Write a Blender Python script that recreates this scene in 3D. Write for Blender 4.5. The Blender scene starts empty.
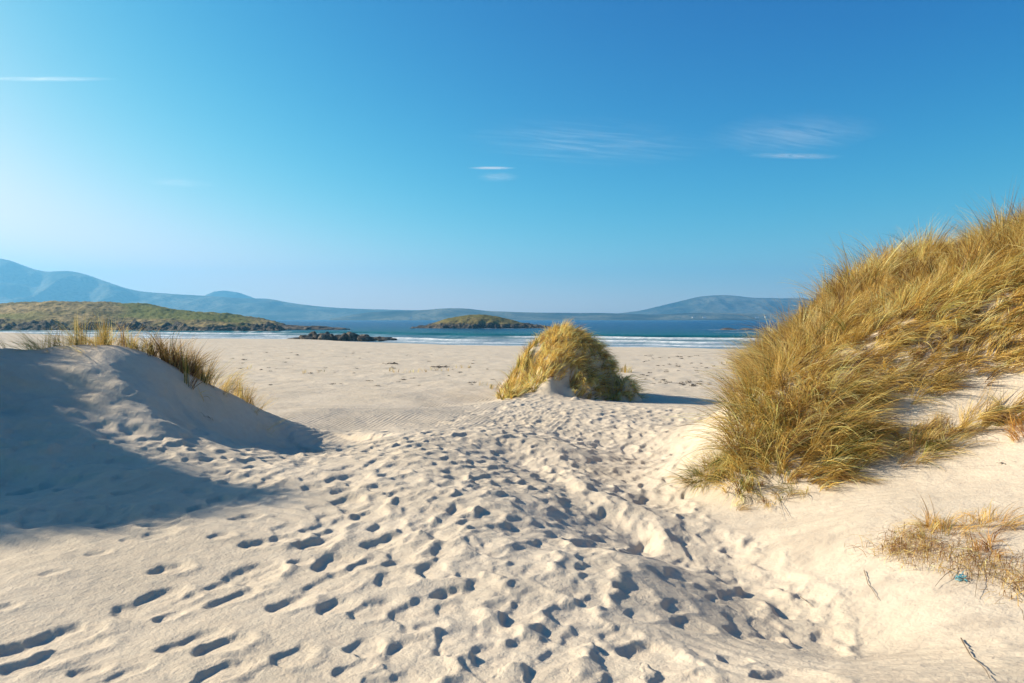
import bpy, math, random
import numpy as np
R = math.radians
C = bpy.context.scene
col = C.collection
rng = np.random.default_rng(7)
random.seed(7)

# ------------------------------------------------------------------ basics
CAMZ = 4.5; F = 683.0; HOR = 319.0; CX = 512.0
SUN_AZ = R(-75); SUN_EL = R(27)          # azimuth measured from +Y towards +X

def zpix(py, d): return CAMZ - (py - HOR) / F * d
def xpix(px, d): return (px - CX) / F * d

def sstep(a, b, x):
    t = np.clip((x - a) / (b - a), 0, 1)
    return t * t * (3 - 2 * t)

def vnoise(x, y, seed=0):
    x = np.asarray(x, dtype=np.float64); y = np.asarray(y, dtype=np.float64)
    xi = np.floor(x).astype(np.int64); yi = np.floor(y).astype(np.int64)
    fx = x - xi; fy = y - yi
    fx = fx * fx * fx * (fx * (fx * 6 - 15) + 10); fy = fy * fy * fy * (fy * (fy * 6 - 15) + 10)
    def h(a, b):
        n = (a * 374761393 + b * 668265263 + seed * 974634777) & 0x7fffffff
        n = ((n ^ (n >> 13)) * 1274126177) & 0x7fffffff
        n = ((n ^ (n >> 15)) * 2246822519) & 0x7fffffff
        return ((n ^ (n >> 16)) & 0xffff) / 65535.0 * 2 - 1
    a = h(xi, yi); b = h(xi + 1, yi); c = h(xi, yi + 1); d = h(xi + 1, yi + 1)
    return (a * (1 - fx) + b * fx) * (1 - fy) + (c * (1 - fx) + d * fx) * fy

def fbm(x, y, seed=0, octv=4, gain=.5, lac=2.03):
    s = 0; a = 1; t = 0
    for i in range(octv):
        c, sn = math.cos(i * 1.1 + .4), math.sin(i * 1.1 + .4)
        s = s + a * vnoise((x * c - y * sn) * lac ** i + 13.7 * i, (x * sn + y * c) * lac ** i - 7.1 * i, seed + i * 17)
        t += a; a *= gain
    return s / t

def tag(o, label=None, cat=None, group=None, kind=None):
    if label: o['label'] = label
    if cat: o['category'] = cat
    if group: o['group'] = group
    if kind: o['kind'] = kind
    return o

def link(name, me, mat=None, parent=None):
    o = bpy.data.objects.new(name, me); col.objects.link(o)
    if mat: me.materials.append(mat)
    if parent: o.parent = parent
    return o

def empty(name, loc=(0, 0, 0), rz=0):
    o = bpy.data.objects.new(name, None); col.objects.link(o)
    o.location = loc; o.rotation_euler = (0, 0, rz); o.empty_display_size = .2
    return o

def mesh_from(name, verts, faces, smooth=True, attrs=None):
    """verts (N,3); faces (M,k) same-size polygons"""
    verts = np.asarray(verts, dtype=np.float32); faces = np.asarray(faces, dtype=np.int32)
    me = bpy.data.meshes.new(name)
    me.vertices.add(len(verts)); me.vertices.foreach_set('co', verts.ravel())
    k = faces.shape[1]
    me.loops.add(faces.size); me.loops.foreach_set('vertex_index', faces.ravel())
    me.polygons.add(len(faces))
    me.polygons.foreach_set('loop_start', np.arange(0, faces.size, k, dtype=np.int32))
    me.polygons.foreach_set('loop_total', np.full(len(faces), k, dtype=np.int32))
    me.polygons.foreach_set('use_smooth', np.full(len(faces), smooth, dtype=bool))
    me.update(calc_edges=True)
    for nm, (typ, arr) in (attrs or {}).items():
        if typ == 'F':
            a = me.attributes.new(nm, 'FLOAT', 'POINT'); a.data.foreach_set('value', np.asarray(arr, dtype=np.float32).ravel())
        else:
            a = me.attributes.new(nm, 'FLOAT_COLOR', 'POINT'); a.data.foreach_set('color', np.asarray(arr, dtype=np.float32).ravel())
    return me

def grid_faces(nr, nc):
    i = np.arange(nr - 1)[:, None] * nc + np.arange(nc - 1)[None, :]
    i = i.ravel()
    return np.stack([i, i + 1, i + nc + 1, i + nc], 1)

# ------------------------------------------------------------------ node helpers
class NT:
    def __init__(s, tree): s.t = tree; s.n = tree.nodes; s.l = tree.links
    def new(s, typ, **kw):
        n = s.n.new(typ)
        for k, v in kw.items(): setattr(n, k, v)
        return n
    def set(s, inp, v):
        if isinstance(v, bpy.types.NodeSocket): s.l.new(v, inp)
        elif v is not None: inp.default_value = v
    def math(s, op, a, b=None, clamp=False):
        n = s.new('ShaderNodeMath', operation=op, use_clamp=clamp); s.set(n.inputs[0], a)
        if b is not None: s.set(n.inputs[1], b)
        return n.outputs[0]
    def mix(s, fac, a, b, blend='MIX'):
        n = s.new('ShaderNodeMix', data_type='RGBA', blend_type=blend)
        s.set(n.inputs[0], fac); s.set(n.inputs[6], a); s.set(n.inputs[7], b)
        return n.outputs[2]
    def noise(s, vec, scale, detail=4, rough=.5, dist=0):
        n = s.new('ShaderNodeTexNoise'); s.set(n.inputs['Vector'], vec)
        n.inputs['Scale'].default_value = scale; n.inputs['Detail'].default_value = detail
        n.inputs['Roughness'].default_value = rough; n.inputs['Distortion'].default_value = dist
        return n.outputs[0]
    def ramp(s, fac, stops, interp='LINEAR'):
        n = s.new('ShaderNodeValToRGB'); n.color_ramp.interpolation = interp
        e = n.color_ramp.elements
        while len(e) < len(stops): e.new(.5)
        for q, (p, c) in zip(e, stops):
            q.position = p; q.color = c if len(c) == 4 else (*c, 1)
        s.set(n.inputs[0], fac); return n.outputs[0]
    def rng(s, v, a, b, c=0, d=1):
        n = s.new('ShaderNodeMapRange'); s.set(n.inputs[0], v)
        for i, q in enumerate((a, b, c, d)): n.inputs[i + 1].default_value = q
        return n.outputs[0]
    def attr(s, nm, out='Fac'): return s.new('ShaderNodeAttribute', attribute_name=nm).outputs[out]
    def pos(s): return s.new('ShaderNodeNewGeometry').outputs['Position']
    def scalev(s, v, sc):
        n = s.new('ShaderNodeMapping'); s.set(n.inputs[0], v); n.inputs['Scale'].default_value = sc; return n.outputs[0]

def material(name):
    m = bpy.data.materials.new(name); m.use_nodes = True
    t = NT(m.node_tree); b = m.node_tree.nodes['Principled BSDF']
    return m, t, b
def c4(r, g, b): return (r, g, b, 1.0)
def bump(t, b, h, strength, dist):
    n = t.new('ShaderNodeBump'); n.inputs['Strength'].default_value = strength; n.inputs['Distance'].default_value = dist
    t.set(n.inputs['Height'], h); t.l.new(n.outputs[0], b.inputs['Normal']); return n

# ------------------------------------------------------------------ terrain function
SHX = np.array([-3000, -600, -260, -121, -45, -20, -2, 36, 90, 250, 900, 3000.])
SHY = np.array([150, 190, 178, 162, 146, 124, 112, 99, 88, 70, 60, 60.])
def shore_y(x):
    return np.interp(x, SHX, SHY) + 1.2 * np.sin(x * .11) + .8 * np.sin(x * .31 + 1)
def beachz(x, y):
    s = shore_y(x) - y
    up = 1.45 * (1 - np.exp(-np.maximum(s, 0) / 32.0)) + .12 * sstep(5, 9, s) - .10 * sstep(9, 16, s)
    return np.where(s > 0, up, np.maximum(.035 * s, -4))

P = []   # control points: x, y, z
def pt(px, py, d): P.append((xpix(px, d), d, zpix(py, d)))
# foreground and plateau
for a in [(512, 683, 3.3), (100, 683, 3.35), (300, 683, 3.3), (850, 683, 3.2), (1000, 683, 3.0), (690, 683, 3.25), (512, 600, 4.35),
          (200, 600, 4.45), (40, 560, 5.2), (512, 500, 7.0), (350, 520, 6.4), (220, 540, 5.7), (430, 450, 10.3), (340, 470, 8.9), (430, 430, 14.5),
          (400, 410, 20), (300, 412, 19.5), (500, 402, 22.5), (500, 430, 13.8), (370, 432, 15.2),
          # west bank of the trampled hollow
          (538, 438, 12.8), (575, 446, 12.4), (560, 472, 9.4), (520, 470, 9.0), (600, 545, 6.0), (620, 500, 7.8), (690, 625, 4.35), (650, 560, 5.5),
          # floor of the hollow
          (610, 462, 12.0), (690, 448, 13.0), (640, 425, 16.5), (700, 410, 19.5), (650, 478, 10.6), (668, 503, 8.9), (712, 545, 7.0), (760, 582, 5.9), (845, 650, 4.5),
          # toe of the big dune
          (722, 474, 9.0), (765, 492, 8.1), (850, 520, 6.3), (950, 600, 4.55), (1024, 610, 4.3), (960, 547, 5.3), (1024, 500, 6.0), (708, 440, 11.5), (718, 412, 14.0),
          (900, 480, 7.5), (1024, 450, 7.2), (850, 450, 8.3), (1024, 405, 8.0), (850, 422, 8.8), (760, 425, 9.6), (742, 405, 10.8),
          # big dune face and crest
          (790, 362, 10.7), (832, 338, 10.6), (880, 322, 10.3), (960, 288, 10.2), (1024, 260, 10.2), (900, 370, 9.2), (900, 325, 9.7), (1024, 320, 8.8), (1024, 270, 9.5), (820, 380, 9.7),
          # left dune crest and faces
          (0, 353, 12.0), (60, 346, 12.0), (120, 347, 12.0), (155, 355, 12.3), (190, 374, 12.9), (250, 404, 14.2), (320, 430, 15.3),
          (100, 400, 10.3), (0, 402, 10.0), (205, 432, 10.4), (300, 452, 10.9), (0, 470, 8.0), (100, 480, 7.8), (200, 490, 7.6), (0, 520, 6.4), (205, 402, 11.8)]:
    pt(*a)
P += [(10, 10.5, 6.2), (14, 10, 6.3), (4.6, 13, 3.5), (6, 13, 4.8), (8, 13, 5.5), (5, 16.5, 2.0), (8, 17, 3.0), (12, 16, 4.2), (8, 24, 1.45), (3.7, 13.5, 2.3),
      (7, 5, 4.0), (8, 3, 4.2), (10, 6, 5.6), (6, 0, 3.6), (14, 5, 6.2), (20, 8, 5), (5, 2.5, 3.3), (4, 0, 3.0), (24, 14, 2.5),
      (-8, 15.2, 2.5), (-5.2, 17, 1.75), (-8, 19, 1.7), (-12, 17, 2.2),  (-16, 12, 5.0), (-18, 16, 2.6),
      (-10.4, 9.7, 6.3), (-12.5, 9.6, 6.7), (-10.6, 8.9, 6.1), (-10, 7.8, 5.0), (-9, 6.1, 3.6), (-7.8, 8.6, 3.75), (-6.7, 7, 2.85), (-10.6, 11.2, 4.5), (-12.4, 13.3, 6.0), (-10.4, 13.2, 4.0), (-9.2, 12, 3.95), (-16, 10, 5.6), (-9, 3, 3.2), (-7, 2, 2.85), (-14, 3, 3.8), (-20, 4, 3.4), (-22, 12, 3),
      (0, 0, 2.8), (-4, 0, 2.8), (0, -6, 2.8), (-10, -6, 3), (8, -6, 3.4)]
for x in (-22, -12, -4, 4, 12, 22):
    for y in (27, 34): P.append((x, y, float(beachz(x, y))))
for x, y in ((-30, 0), (-30, 12), (-30, 24), (30, 0), (30, 12), (30, 24), (-20, -16), (0, -18), (20, -16), (-30, -14), (30, -14), (-2, 23.5), (-10, 22.5)):
    P.append((x, y, float(beachz(x, y)) + (0.9 if y < 0 else 0)))
P = np.array(P)
def tps_fit(X, v, reg=2e-3):
    n = len(X); d = np.linalg.norm(X[:, None] - X[None], axis=2)
    K = np.where(d > 0, d * d * np.log(d + 1e-12), 0) + np.eye(n) * reg * 30
    Q = np.c_[np.ones(n), X]
    A = np.block([[K, Q], [Q.T, np.zeros((3, 3))]])
    return np.linalg.solve(A, np.r_[v, 0, 0, 0])
XP = P[:, :2].copy()
Wt = tps_fit(XP, P[:, 2] - beachz(P[:, 0], P[:, 1]))
GS = .08
GX = np.arange(-36, 36.01, GS); GY = np.arange(-22, 38.01, GS)
gx, gy = np.meshgrid(GX, GY)
RES = np.zeros(gx.shape)
for i in range(len(P)):
    d2 = (gx - XP[i, 0]) ** 2 + (gy - XP[i, 1]) ** 2
    RES += Wt[i] * .5 * d2 * np.log(d2 + 1e-12)
RES += Wt[-3] + Wt[-2] * gx + Wt[-1] * gy
RES *= sstep(36, 25, np.abs(gx)) * sstep(36, 25, gy) * sstep(-22, -12, gy)

# the grass-topped hummock of the middle distance
HM = dict(x=2.04, y=27.8)
def hummock(x, y):
    dx = x - HM['x']; dy = y - HM['y']
    ang = np.arctan2(dy, dx)
    r = np.sqrt((dx / 2.58) ** 2 + (dy / 3.6) ** 2) * (1 + .10 * np.sin(2 * ang + .5) + .06 * np.sin(5 * ang) + .16 * vnoise(x * .9, y * .9, 421) + .07 * vnoise(x * 2.3, y * 2.3, 422))
    top = 2.66 * np.clip(1 - r ** 1.9, 0, 1) ** 1.15
    apron = .34 * np.exp(-((dx + 1.2) / 1.5) ** 2 - ((dy + 3.2) / 1.1) ** 2)
    return top + apron
def seg_side(x, y, pl):
    # signed distance to a polyline, positive on its right hand side, and a fade towards the ends
    best = np.full(np.shape(x), 1e9); sg = np.zeros(np.shape(x)); fr = np.zeros(np.shape(x)); n = len(pl) - 1
    for i in range(n):
        (ax, ay), (bx, by) = pl[i], pl[i + 1]; vx, vy = bx - ax, by - ay; L2 = vx * vx + vy * vy
        t = np.clip(((x - ax) * vx + (y - ay) * vy) / L2, 0, 1); dx = x - ax - t * vx; dy = y - ay - t * vy
        d = np.hypot(dx, dy); side = np.sign(vy * dx - vx * dy); m = d < best
        best = np.where(m, d, best); sg = np.where(m, side, sg); fr = np.where(m, (i + t) / n, fr)
    return best * sg, fr
RIDGE = [(-7.0, 11.3), (-6.35, 12.1), (-5.8, 13.1), (-5.2, 14.3), (-4.3, 15.3), (-3.7, 15.8)]
BANK = [(.2, 13.4), (.55, 12.5), (.75, 11.2), (1.0, 9.8), (1.15, 8.6), (1.45, 7.5), (1.75, 6.6), (2.0, 5.8)]
def slip(x, y):
    out = np.zeros(np.shape(x))
    m = (np.abs(x) < 12) & (y > 2) & (y < 20)
    xx = x[m]; yy = y[m]
    wv = .25 * vnoise(xx * .9, yy * .9, 401) + .08 * vnoise(xx * 3, yy * 3, 402)
    s, f = seg_side(xx, yy, RIDGE)
    v = -.62 * sstep(-.05, 1.15, s + wv * .6) * (1 - sstep(1.4, 3.6, s)) * sstep(0, .42, f) * sstep(.95, .50, f)
    s, f = seg_side(xx, yy, BANK)
    v = v - (.20 + .06 * vnoise(xx * .8, yy * .8, 403)) * sstep(-.08, .50, s + wv * 1.5) * (1 - sstep(.5, 2.6, s)) * sstep(0, .3, f) * sstep(1, .7, f)
    out[m] = v
    return out
RES += slip(gx, gy)
RES += sstep(-9.4, -11.5, gx) * sstep(4, 7, gy) * sstep(20, 15, gy) * (.9 * fbm(gx * 1.1, gy * 1.1, 411, 4))      # dune out of frame to the left, top roughened to streak its shadow
RES += sstep(-3.2, -5.2, gx + .28 * (gy - 8)) * sstep(4.5, 6.5, gy) * sstep(12.2, 11, gy) * .15 * fbm(gx * 1.2 + gy * .4, gy * 2.0, 412, 4)
def H(x, y):
    x = np.asarray(x, float); y = np.asarray(y, float)
    b = beachz(x, y)
    fx = np.clip((x - GX[0]) / GS, 0, len(GX) - 1.001); fy = np.clip((y - GY[0]) / GS, 0, len(GY) - 1.001)
    ix = fx.astype(int); iy = fy.astype(int); tx = fx - ix; ty = fy - iy
    r = (RES[iy, ix] * (1 - tx) + RES[iy, ix + 1] * tx) * (1 - ty) + (RES[iy + 1, ix] * (1 - tx) + RES[iy + 1, ix + 1] * tx) * ty
    far = sstep(16, 30, y)
    n = .05 * fbm(x * .45, y * .45, 3, 3) * (1 - .3 * far) + .012 * fbm(x * 2.2, y * 2.2, 9, 3)
    side = sstep(36, 120, np.abs(x)) * sstep(18, 60, shore_y(x) - y)     # low dunes far off to either side
    return b + r + n + hummock(x, y) + side * (2.2 + 1.6 * fbm(x * .03, y * .03, 21, 4)) * 1.2

def proj(x, y, z): return CX + x / y * F, HOR + (CAMZ - z) / y * F
def hit(px, py, d0=2.2, d1=160):
    d = d0 * (d1 / d0) ** np.linspace(0, 1, 2500)
    g = zpix(py, d) <= H(xpix(px, d), d)
    k = int(np.argmax(g)) if g.any() else len(d) - 1
    return float(xpix(px, d[k])), float(d[k])

# ------------------------------------------------------------------ sand sheet
def build_ground():
    yf = [2.0]
    while yf[-1] < 230:
        yv = yf[-1]; yf.append(yv * (1.0027 if yv < 34 else 1.006))
    yb = np.concatenate([[-44, -36, -30, -25], np.arange(-22, -4, 1.2), np.arange(-4, 2, .12)])
    ys = np.concatenate([yb, yf]); nr = len(ys)
    uc = np.arange(-.80, .8001, .00125)
    def outer(s):
        v = [.80 + .002]; st = .002
        while v[-1] < 22: st = min(st * 1.05, v[-1] * .08 + .002); v.append(v[-1] + st)
        return np.array(v) * s
    us = np.concatenate([outer(-1)[::-1], uc, outer(1)]); nc = len(us)
    w = np.where(ys > 1, ys + 1.5, 2.5 + (1 - ys) * .8)
    X = us[None, :] * w[:, None]; Y = np.repeat(ys[:, None], nc, 1)
    Z = H(X, Y)
    D = np.zeros_like(Z)       # footprints, overwritten one after another
    tram = np.zeros_like(Z)
    def stamp(x0, y0, head, La, Lb, dep, seed, rimk=.28, tilt=.5):
        Rm = max(La, Lb) * 1.9
        i0, i1 = np.searchsorted(ys, [y0 - Rm, y0 + Rm])
        if i1 <= i0 + 1: return
        wl = w[i0]; wh = w[i1 - 1]
        lo = min((x0 - Rm) / wl, (x0 - Rm) / wh); hi = max((x0 + Rm) / wl, (x0 + Rm) / wh)
        j0, j1 = np.searchsorted(us, [lo, hi])
        if j1 <= j0 + 1: return
        sl = (slice(i0, i1), slice(j0, j1))
        dx = X[sl] - x0; dy = Y[sl] - y0
        a = dx * math.sin(head) + dy * math.cos(head); b = dx * math.cos(head) - dy * math.sin(head)
        b = b * (1 - .20 * np.tanh(a / La)) * (1 + .16 * np.exp(-((a / La + .15) / .35) ** 2))      # narrower heel, slight waist
        r = np.sqrt((a / La) ** 2 + (b / Lb) ** 2)
        r = r + .20 * vnoise(dx * 9 + seed * 3.1, dy * 9 + seed, 5) + .06 * vnoise(dx * 30 + seed, dy * 30, 6)
        ce = abs(.95 * math.cos(head) + .31 * math.sin(head)) * Lb + abs(.95 * math.sin(head) - .31 * math.cos(head)) * La
        t = (dx * .95 - dy * .31) / max(ce, .03)          # steep wall on one side, filled in on the other
        lee = sstep(-.2, .7, t); m = sstep(1.12, .74, r) * (1 - lee) + sstep(1.25, .45, r) * lee
        dep = dep * min(ce, Lb * 1.05)
        floor = -dep * (1 - np.clip((t + .95) / 1.95, 0, 1)) + .14 * dep * vnoise(dx * 13, dy * 13 + seed, 8)
        rim = rimk * dep * np.exp(-((r - 1.25) / .30) ** 2) * sstep(-.3, .9, t) * 1.0
        D[sl] = D[sl] * (1 - m) + floor * m + rim * (1 - m)
    # prints one can pick out in the photo: px, py, width px, heading, elongation, depth factor
    near = [(277,497,16),(201,508,26),(246,518,30),(221,536,26),(260,543,44),(312,531,24),(331,534,28),(131,539,18),(98,554,18),(53,573,20),(170,569,38),(219,586,22),
            (270,572,34),(301,563,26),(164,604,20),(186,600,20),(167,618,24),(289,604,40),(340,606,44),(234,598,48,1),(196,640,60,1),(74,638,55,1),(28,667,46),(90,671,34),(223,645,50),
            (129,673,42,1),(291,657,46),(222,672,60,1),(363,647,34),(359,667,46,1),(395,582,40),(362,565,44,1),(400,562,34),(449,557,30),(536,568,36),(528,607,40),(545,599,34),
            (520,622,36),(578,640,40),(560,655,44),(505,659,38),(429,624,34),(619,634,40),(634,592,40),(640,615,36),(677,607,44,1),(692,626,44),(673,665,52),(599,566,34),
            (594,603,34),(495,543,30),(735,661,36),(371,652,30),(139,522,22),(6,607,22),(430,600,24),(470,573,28),(600,540,30),(560,535,30),(650,545,30),(30,520,30),(75,523,26),(405,650,34),(720,600,30),(130,392,10),(52,410,8),(60,412,7),(95,420,8),(150,440,14),(175,450,16)]
    q = []
    # trampled band, denser where people walk through the gap
    def density(px, py, x, y):
        u = px
        d = 0.0
        c = np.interp(py, [405, 430, 470, 520, 570, 620, 683], [640, 560, 520, 500, 480, 470, 470])
        wd = np.interp(py, [405, 430, 470, 520, 570, 620, 683], [60, 170, 210, 170, 130, 110, 90])
        k = np.interp(py, [400, 425, 440, 560, 600, 640], [.1, .8, 1, .95, .45, .25])
        d = k * math.exp(-((u - c) / wd) ** 2)
        c2 = np.interp(py, [400, 450, 500, 560, 620], [650, 640, 655, 740, 790])       # hollow floor
        d = max(d, .95 * math.exp(-((u - c2) / 55) ** 2) * np.interp(py, [395, 410, 560, 620], [0, .9, 1, .5]))
        if py > 425: d = max(d, .9 * math.exp(-((u - 250) / 110) ** 2 - ((py - 470) / 30) ** 2))
        d = max(d, .07 if py < 520 else .045)
        edge = np.interp(py, [395, 440, 480, 520, 560, 610, 683], [715, 700, 690, 720, 790, 850, 880])
        if u > edge: d *= .03
        if u < 200 and py < 430: d *= .4
        if u < 300 and 400 < py < 530: d = max(d, .5)
        if py < 428 and u < 500: d *= .05
        return d
    for _ in range(9000):
        y = 3.3 * (23 / 3.3) ** (random.random() ** .8); x = random.uniform(-.78, .5) * y
        z = float(H(x, y)); px, py = proj(x, y, z)
        if py > 720 or px > 930: continue
        # keep world density even: accept in proportion to area
        if random.random() < density(px, py, x, y) * min(1, (y / 13) ** 1.25) * .62: q.append((x, y))
    steps = [(x, y, random.gauss(.05, .55)) for x, y in q if random.random() < .75]
    walks = []
    for _ in range(18): walks.append([(random.uniform(-.6, 1.2), 2.8), (random.gauss(-.1, .6), 6.5), (random.gauss(-.1, 1.1), 11), (random.gauss(.9, 1.3), 17), (random.gauss(1.6, 2), 24)])
    for _ in range(6): walks.append([(2.0 + random.gauss(0, .25), 4.2), (1.85 + random.gauss(0, .2), 7), (1.95 + random.gauss(0, .3), 10), (2.7 + random.gauss(0, .4), 14), (4.2 + random.gauss(0, .8), 22)])
    for _ in range(9): walks.append([(-5.5 + random.gauss(0, .6), 8.5 + random.gauss(0, .8)), (-3.4 + random.gauss(0, .3), 9.8 + random.gauss(0, .7)), (-1.8, 11.5 + random.gauss(0, .8)), (.4, 14 + random.gauss(0, 1.5))])
    for _ in range(2): walks.append([(-3 + random.gauss(0, .4), 3.0), (-1.9 + random.gauss(0, .3), 4.6), (-.9 + random.gauss(0, .4), 6.6), (-.3, 9)])
    for wk_ in walks:
        wk_ = np.array(wk_); L_ = np.r_[0, np.cumsum(np.hypot(*np.diff(wk_, axis=0).T))]; sd_ = random.uniform(0, .6); k = 0; st_ = random.uniform(.6, .75); big = random.uniform(.9, 1.15)
        if random.random() < .25: wk_ = wk_[::-1].copy(); L_ = np.r_[0, np.cumsum(np.hypot(*np.diff(wk_, axis=0).T))]
        while sd_ < L_[-1] - .1:
            x = np.interp(sd_, L_, wk_[:, 0]); y = np.interp(sd_, L_, wk_[:, 1]); x2 = np.interp(sd_ + .1, L_, wk_[:, 0]); y2 = np.interp(sd_ + .1, L_, wk_[:, 1])
            hd = math.atan2(x2 - x, y2 - y); off_ = .10 * (1 if k % 2 else -1)
            steps.append((x + math.cos(hd) * off_ + random.gauss(0, .03), y - math.sin(hd) * off_ + random.gauss(0, .03), hd + random.gauss(0, .12)))
            sd_ += st_ * random.uniform(.88, 1.12); k += 1
    random.shuffle(steps)
    for x, y, hd in steps:
        s = random.uniform(.85, 1.2)
        stamp(x, y, hd, .185 * s, .135 * s * random.uniform(.85, 1.2), .18 + .22 * random.random() ** 2, random.random() * 50)
    for a in near:
        x, y = hit(a[0], a[1]); wpx = a[2]; s = wpx / F * y * .5
        if len(a) > 3: stamp(x, y, random.uniform(.5, .8), s * 1.2, s * .58, .36, random.random() * 50)
        else: stamp(x, y, random.uniform(.5, 1.4), max(s, .09), s * .90, random.uniform(.28, .42), random.random() * 50)
    def blur(a):
        b_ = a.copy(); b_[1:-1] = .25 * a[:-2] + .5 * a[1:-1] + .25 * a[2:]; c_ = b_.copy()
        c_[:, 1:-1] = .25 * b_[:, :-2] + .5 * b_[:, 1:-1] + .25 * b_[:, 2:]; return c_
    D = blur(D); Dn = D
    for _ in range(1): Dn = blur(Dn)
    nr_ = sstep(12, 6, Y); D = D * (1 - nr_) + Dn * nr_       # wind has rounded every edge
    PX, PY = CX + X / np.maximum(Y, .5) * F, HOR + (CAMZ - Z) / np.maximum(Y, .5) * F
    # churned lumps where it is trampled
    cl = np.interp(PY, [405, 430, 560, 620, 683], [0, 1, 1, .35, .2]) * np.exp(-((PX - np.interp(PY, [405, 470, 683], [600, 500, 480])) / 190) ** 2) * (Y < 24)
    cl = np.maximum(cl, .9 * np.exp(-((PX - 270) / 100) ** 2 - ((PY - 470) / 32) ** 2))
    cl = cl * sstep(1.5, 3, Y)
    cl = cl * np.interp(PY, [540, 600], [1, .45])
    lump = fbm(X * 2.6, Y * 2.1, 31, 3)
    Z += D + cl * (.034 * lump + .008 * np.abs(fbm(X * 5, Y * 4, 77, 2)))
    Z += -.012 * sstep(8, 24, Y) * sstep(30, 40, shore_y(X) - Y) * np.abs(fbm(X * .9, Y * .9, 52, 3)) * 2
    fb = sstep(24, 34, Y) * sstep(14, 24, shore_y(X) - Y)
    Z += fb * (.07 * fbm(X * .35, Y * .5, 131, 3) + .05 * np.minimum(fbm(X * 1.3, Y * 1.6, 132, 3), 0.05))
    e = (X - .45) * .85 + (Y - 12.4) * -.12
    Z += .0
    # wind ripples
    ph = (X * .97 - Y * .21) / .125 + 1.3 * fbm(X * .7, Y * .35, 61, 2)
    rip = np.sin(2 * math.pi * ph + .6 * np.sin(2 * math.pi * ph))
    mk = sstep(12.5, 15, Y) * sstep(36, 26, Y) * sstep(3.2, 1.0, X) * sstep(.7, .1, fbm(X * .3, Y * .2, 71, 2)) * (np.abs(D) < .004) * sstep(.03, 0, hummock(X, Y)) * sstep(2.6, 1.2, X + sstep(18, 24, Y) * 1.5) * (1 - np.exp(-((X + 3.3) / 1.0) ** 2 - ((Y - 15.5) / 1.6) ** 2))
    Z += .012 * rip * mk
    ph2 = (X * .55 + Y * .84) / .17 + 1.1 * fbm(X * .8, Y * .8, 62, 2)
    mk2 = sstep(9, 6, Y) * sstep(2, 3, Y) * sstep(-.3, .3, fbm(X * .5, Y * .5, 72, 2)) * sstep(.002, 0, np.abs(D))
    Z += .0065 * np.sin(2 * math.pi * ph2) * mk2
    ph3 = (X * .25 + Y * .97) / .10 + 1.6 * fbm(X * .9, Y * .9, 63, 2)
    mk3 = sstep(1.2, 2.0, X) * sstep(3.6, 2.8, X) * sstep(9, 6, Y) * sstep(2, 3, Y) * sstep(.002, 0, np.abs(D))
    Z += (.0035 * np.sin(2 * math.pi * ph3) + .006 * fbm(X * 9, Y * 14, 64, 2)) * mk3
    # wet strip and grit as attributes
    s = shore_y(X) - Y
    wet = sstep(7.5, 3.0, s + 1.5 * fbm(X * .12, Y * .3, 81, 3))
    grit = mk3 * sstep(-.2, .5, fbm(X * 2.2, Y * 3.5, 85, 3))
    me = mesh_from('sand', np.stack([X, Y, Z], -1).reshape(-1, 3), grid_faces(nr, nc), True, {'wet': ('F', wet), 'grit': ('F', grit)})
    return me

m_sand, t, b = material('sand')
pos = t.pos()
n1 = t.noise(pos, .6, 5, .6); n2 = t.noise(pos, 9, 4, .6); n3 = t.noise(pos, 260, 2, .6)
base = t.mix(t.rng(n1, .35, .65), c4(.52, .445, .335), c4(.59, .51, .395))
base = t.mix(t.rng(n2, .35, .7, 0, .35), base, c4(.47, .375, .28))
base = t.mix(t.rng(n3, .62, .75, 0, .45), base, c4(.30, .235, .18))
base = t.mix(t.math('MULTIPLY', t.attr('grit'), .55), base, c4(.36, .30, .235))
n4 = t.noise(t.scalev(pos, (.25, 1.0, 1)), .55, 6, .7)                 # shell grit and thin weed lying in lines on the flat
flat = t.math('MULTIPLY', t.rng(n4, .56, .70, 0, .5), t.rng(t.new('ShaderNodeSeparateXYZ').outputs[1], 0, 1))
sx = [n for n in t.n if n.type == 'SEPXYZ'][0]; t.l.new(pos, sx.inputs[0])
mr = t.rng(sx.outputs[1], 26, 40); flat = t.math('MULTIPLY', t.rng(n4, .56, .70, 0, .38), mr)
base = t.mix(flat, base, c4(.33, .275, .21))
base = t.mix(t.attr('wet'), base, c4(.23, .19, .15))
t.set(b.inputs['Base Color'], base)
t.set(b.inputs['Roughness'], t.rng(t.attr('wet'), 0, 1, .95, .35))
b.inputs['Specular IOR Level'].default_value = .15
hb = t.math('ADD', t.math('MULTIPLY', t.noise(pos, 35, 5, .65), 1.0), t.math('MULTIPLY', t.noise(pos, 7, 3, .5), 2.0))
bump(t, b, hb, .75, .014)
ground = link('beach', build_ground(), m_sand); tag(ground, kind='structure')

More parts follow.
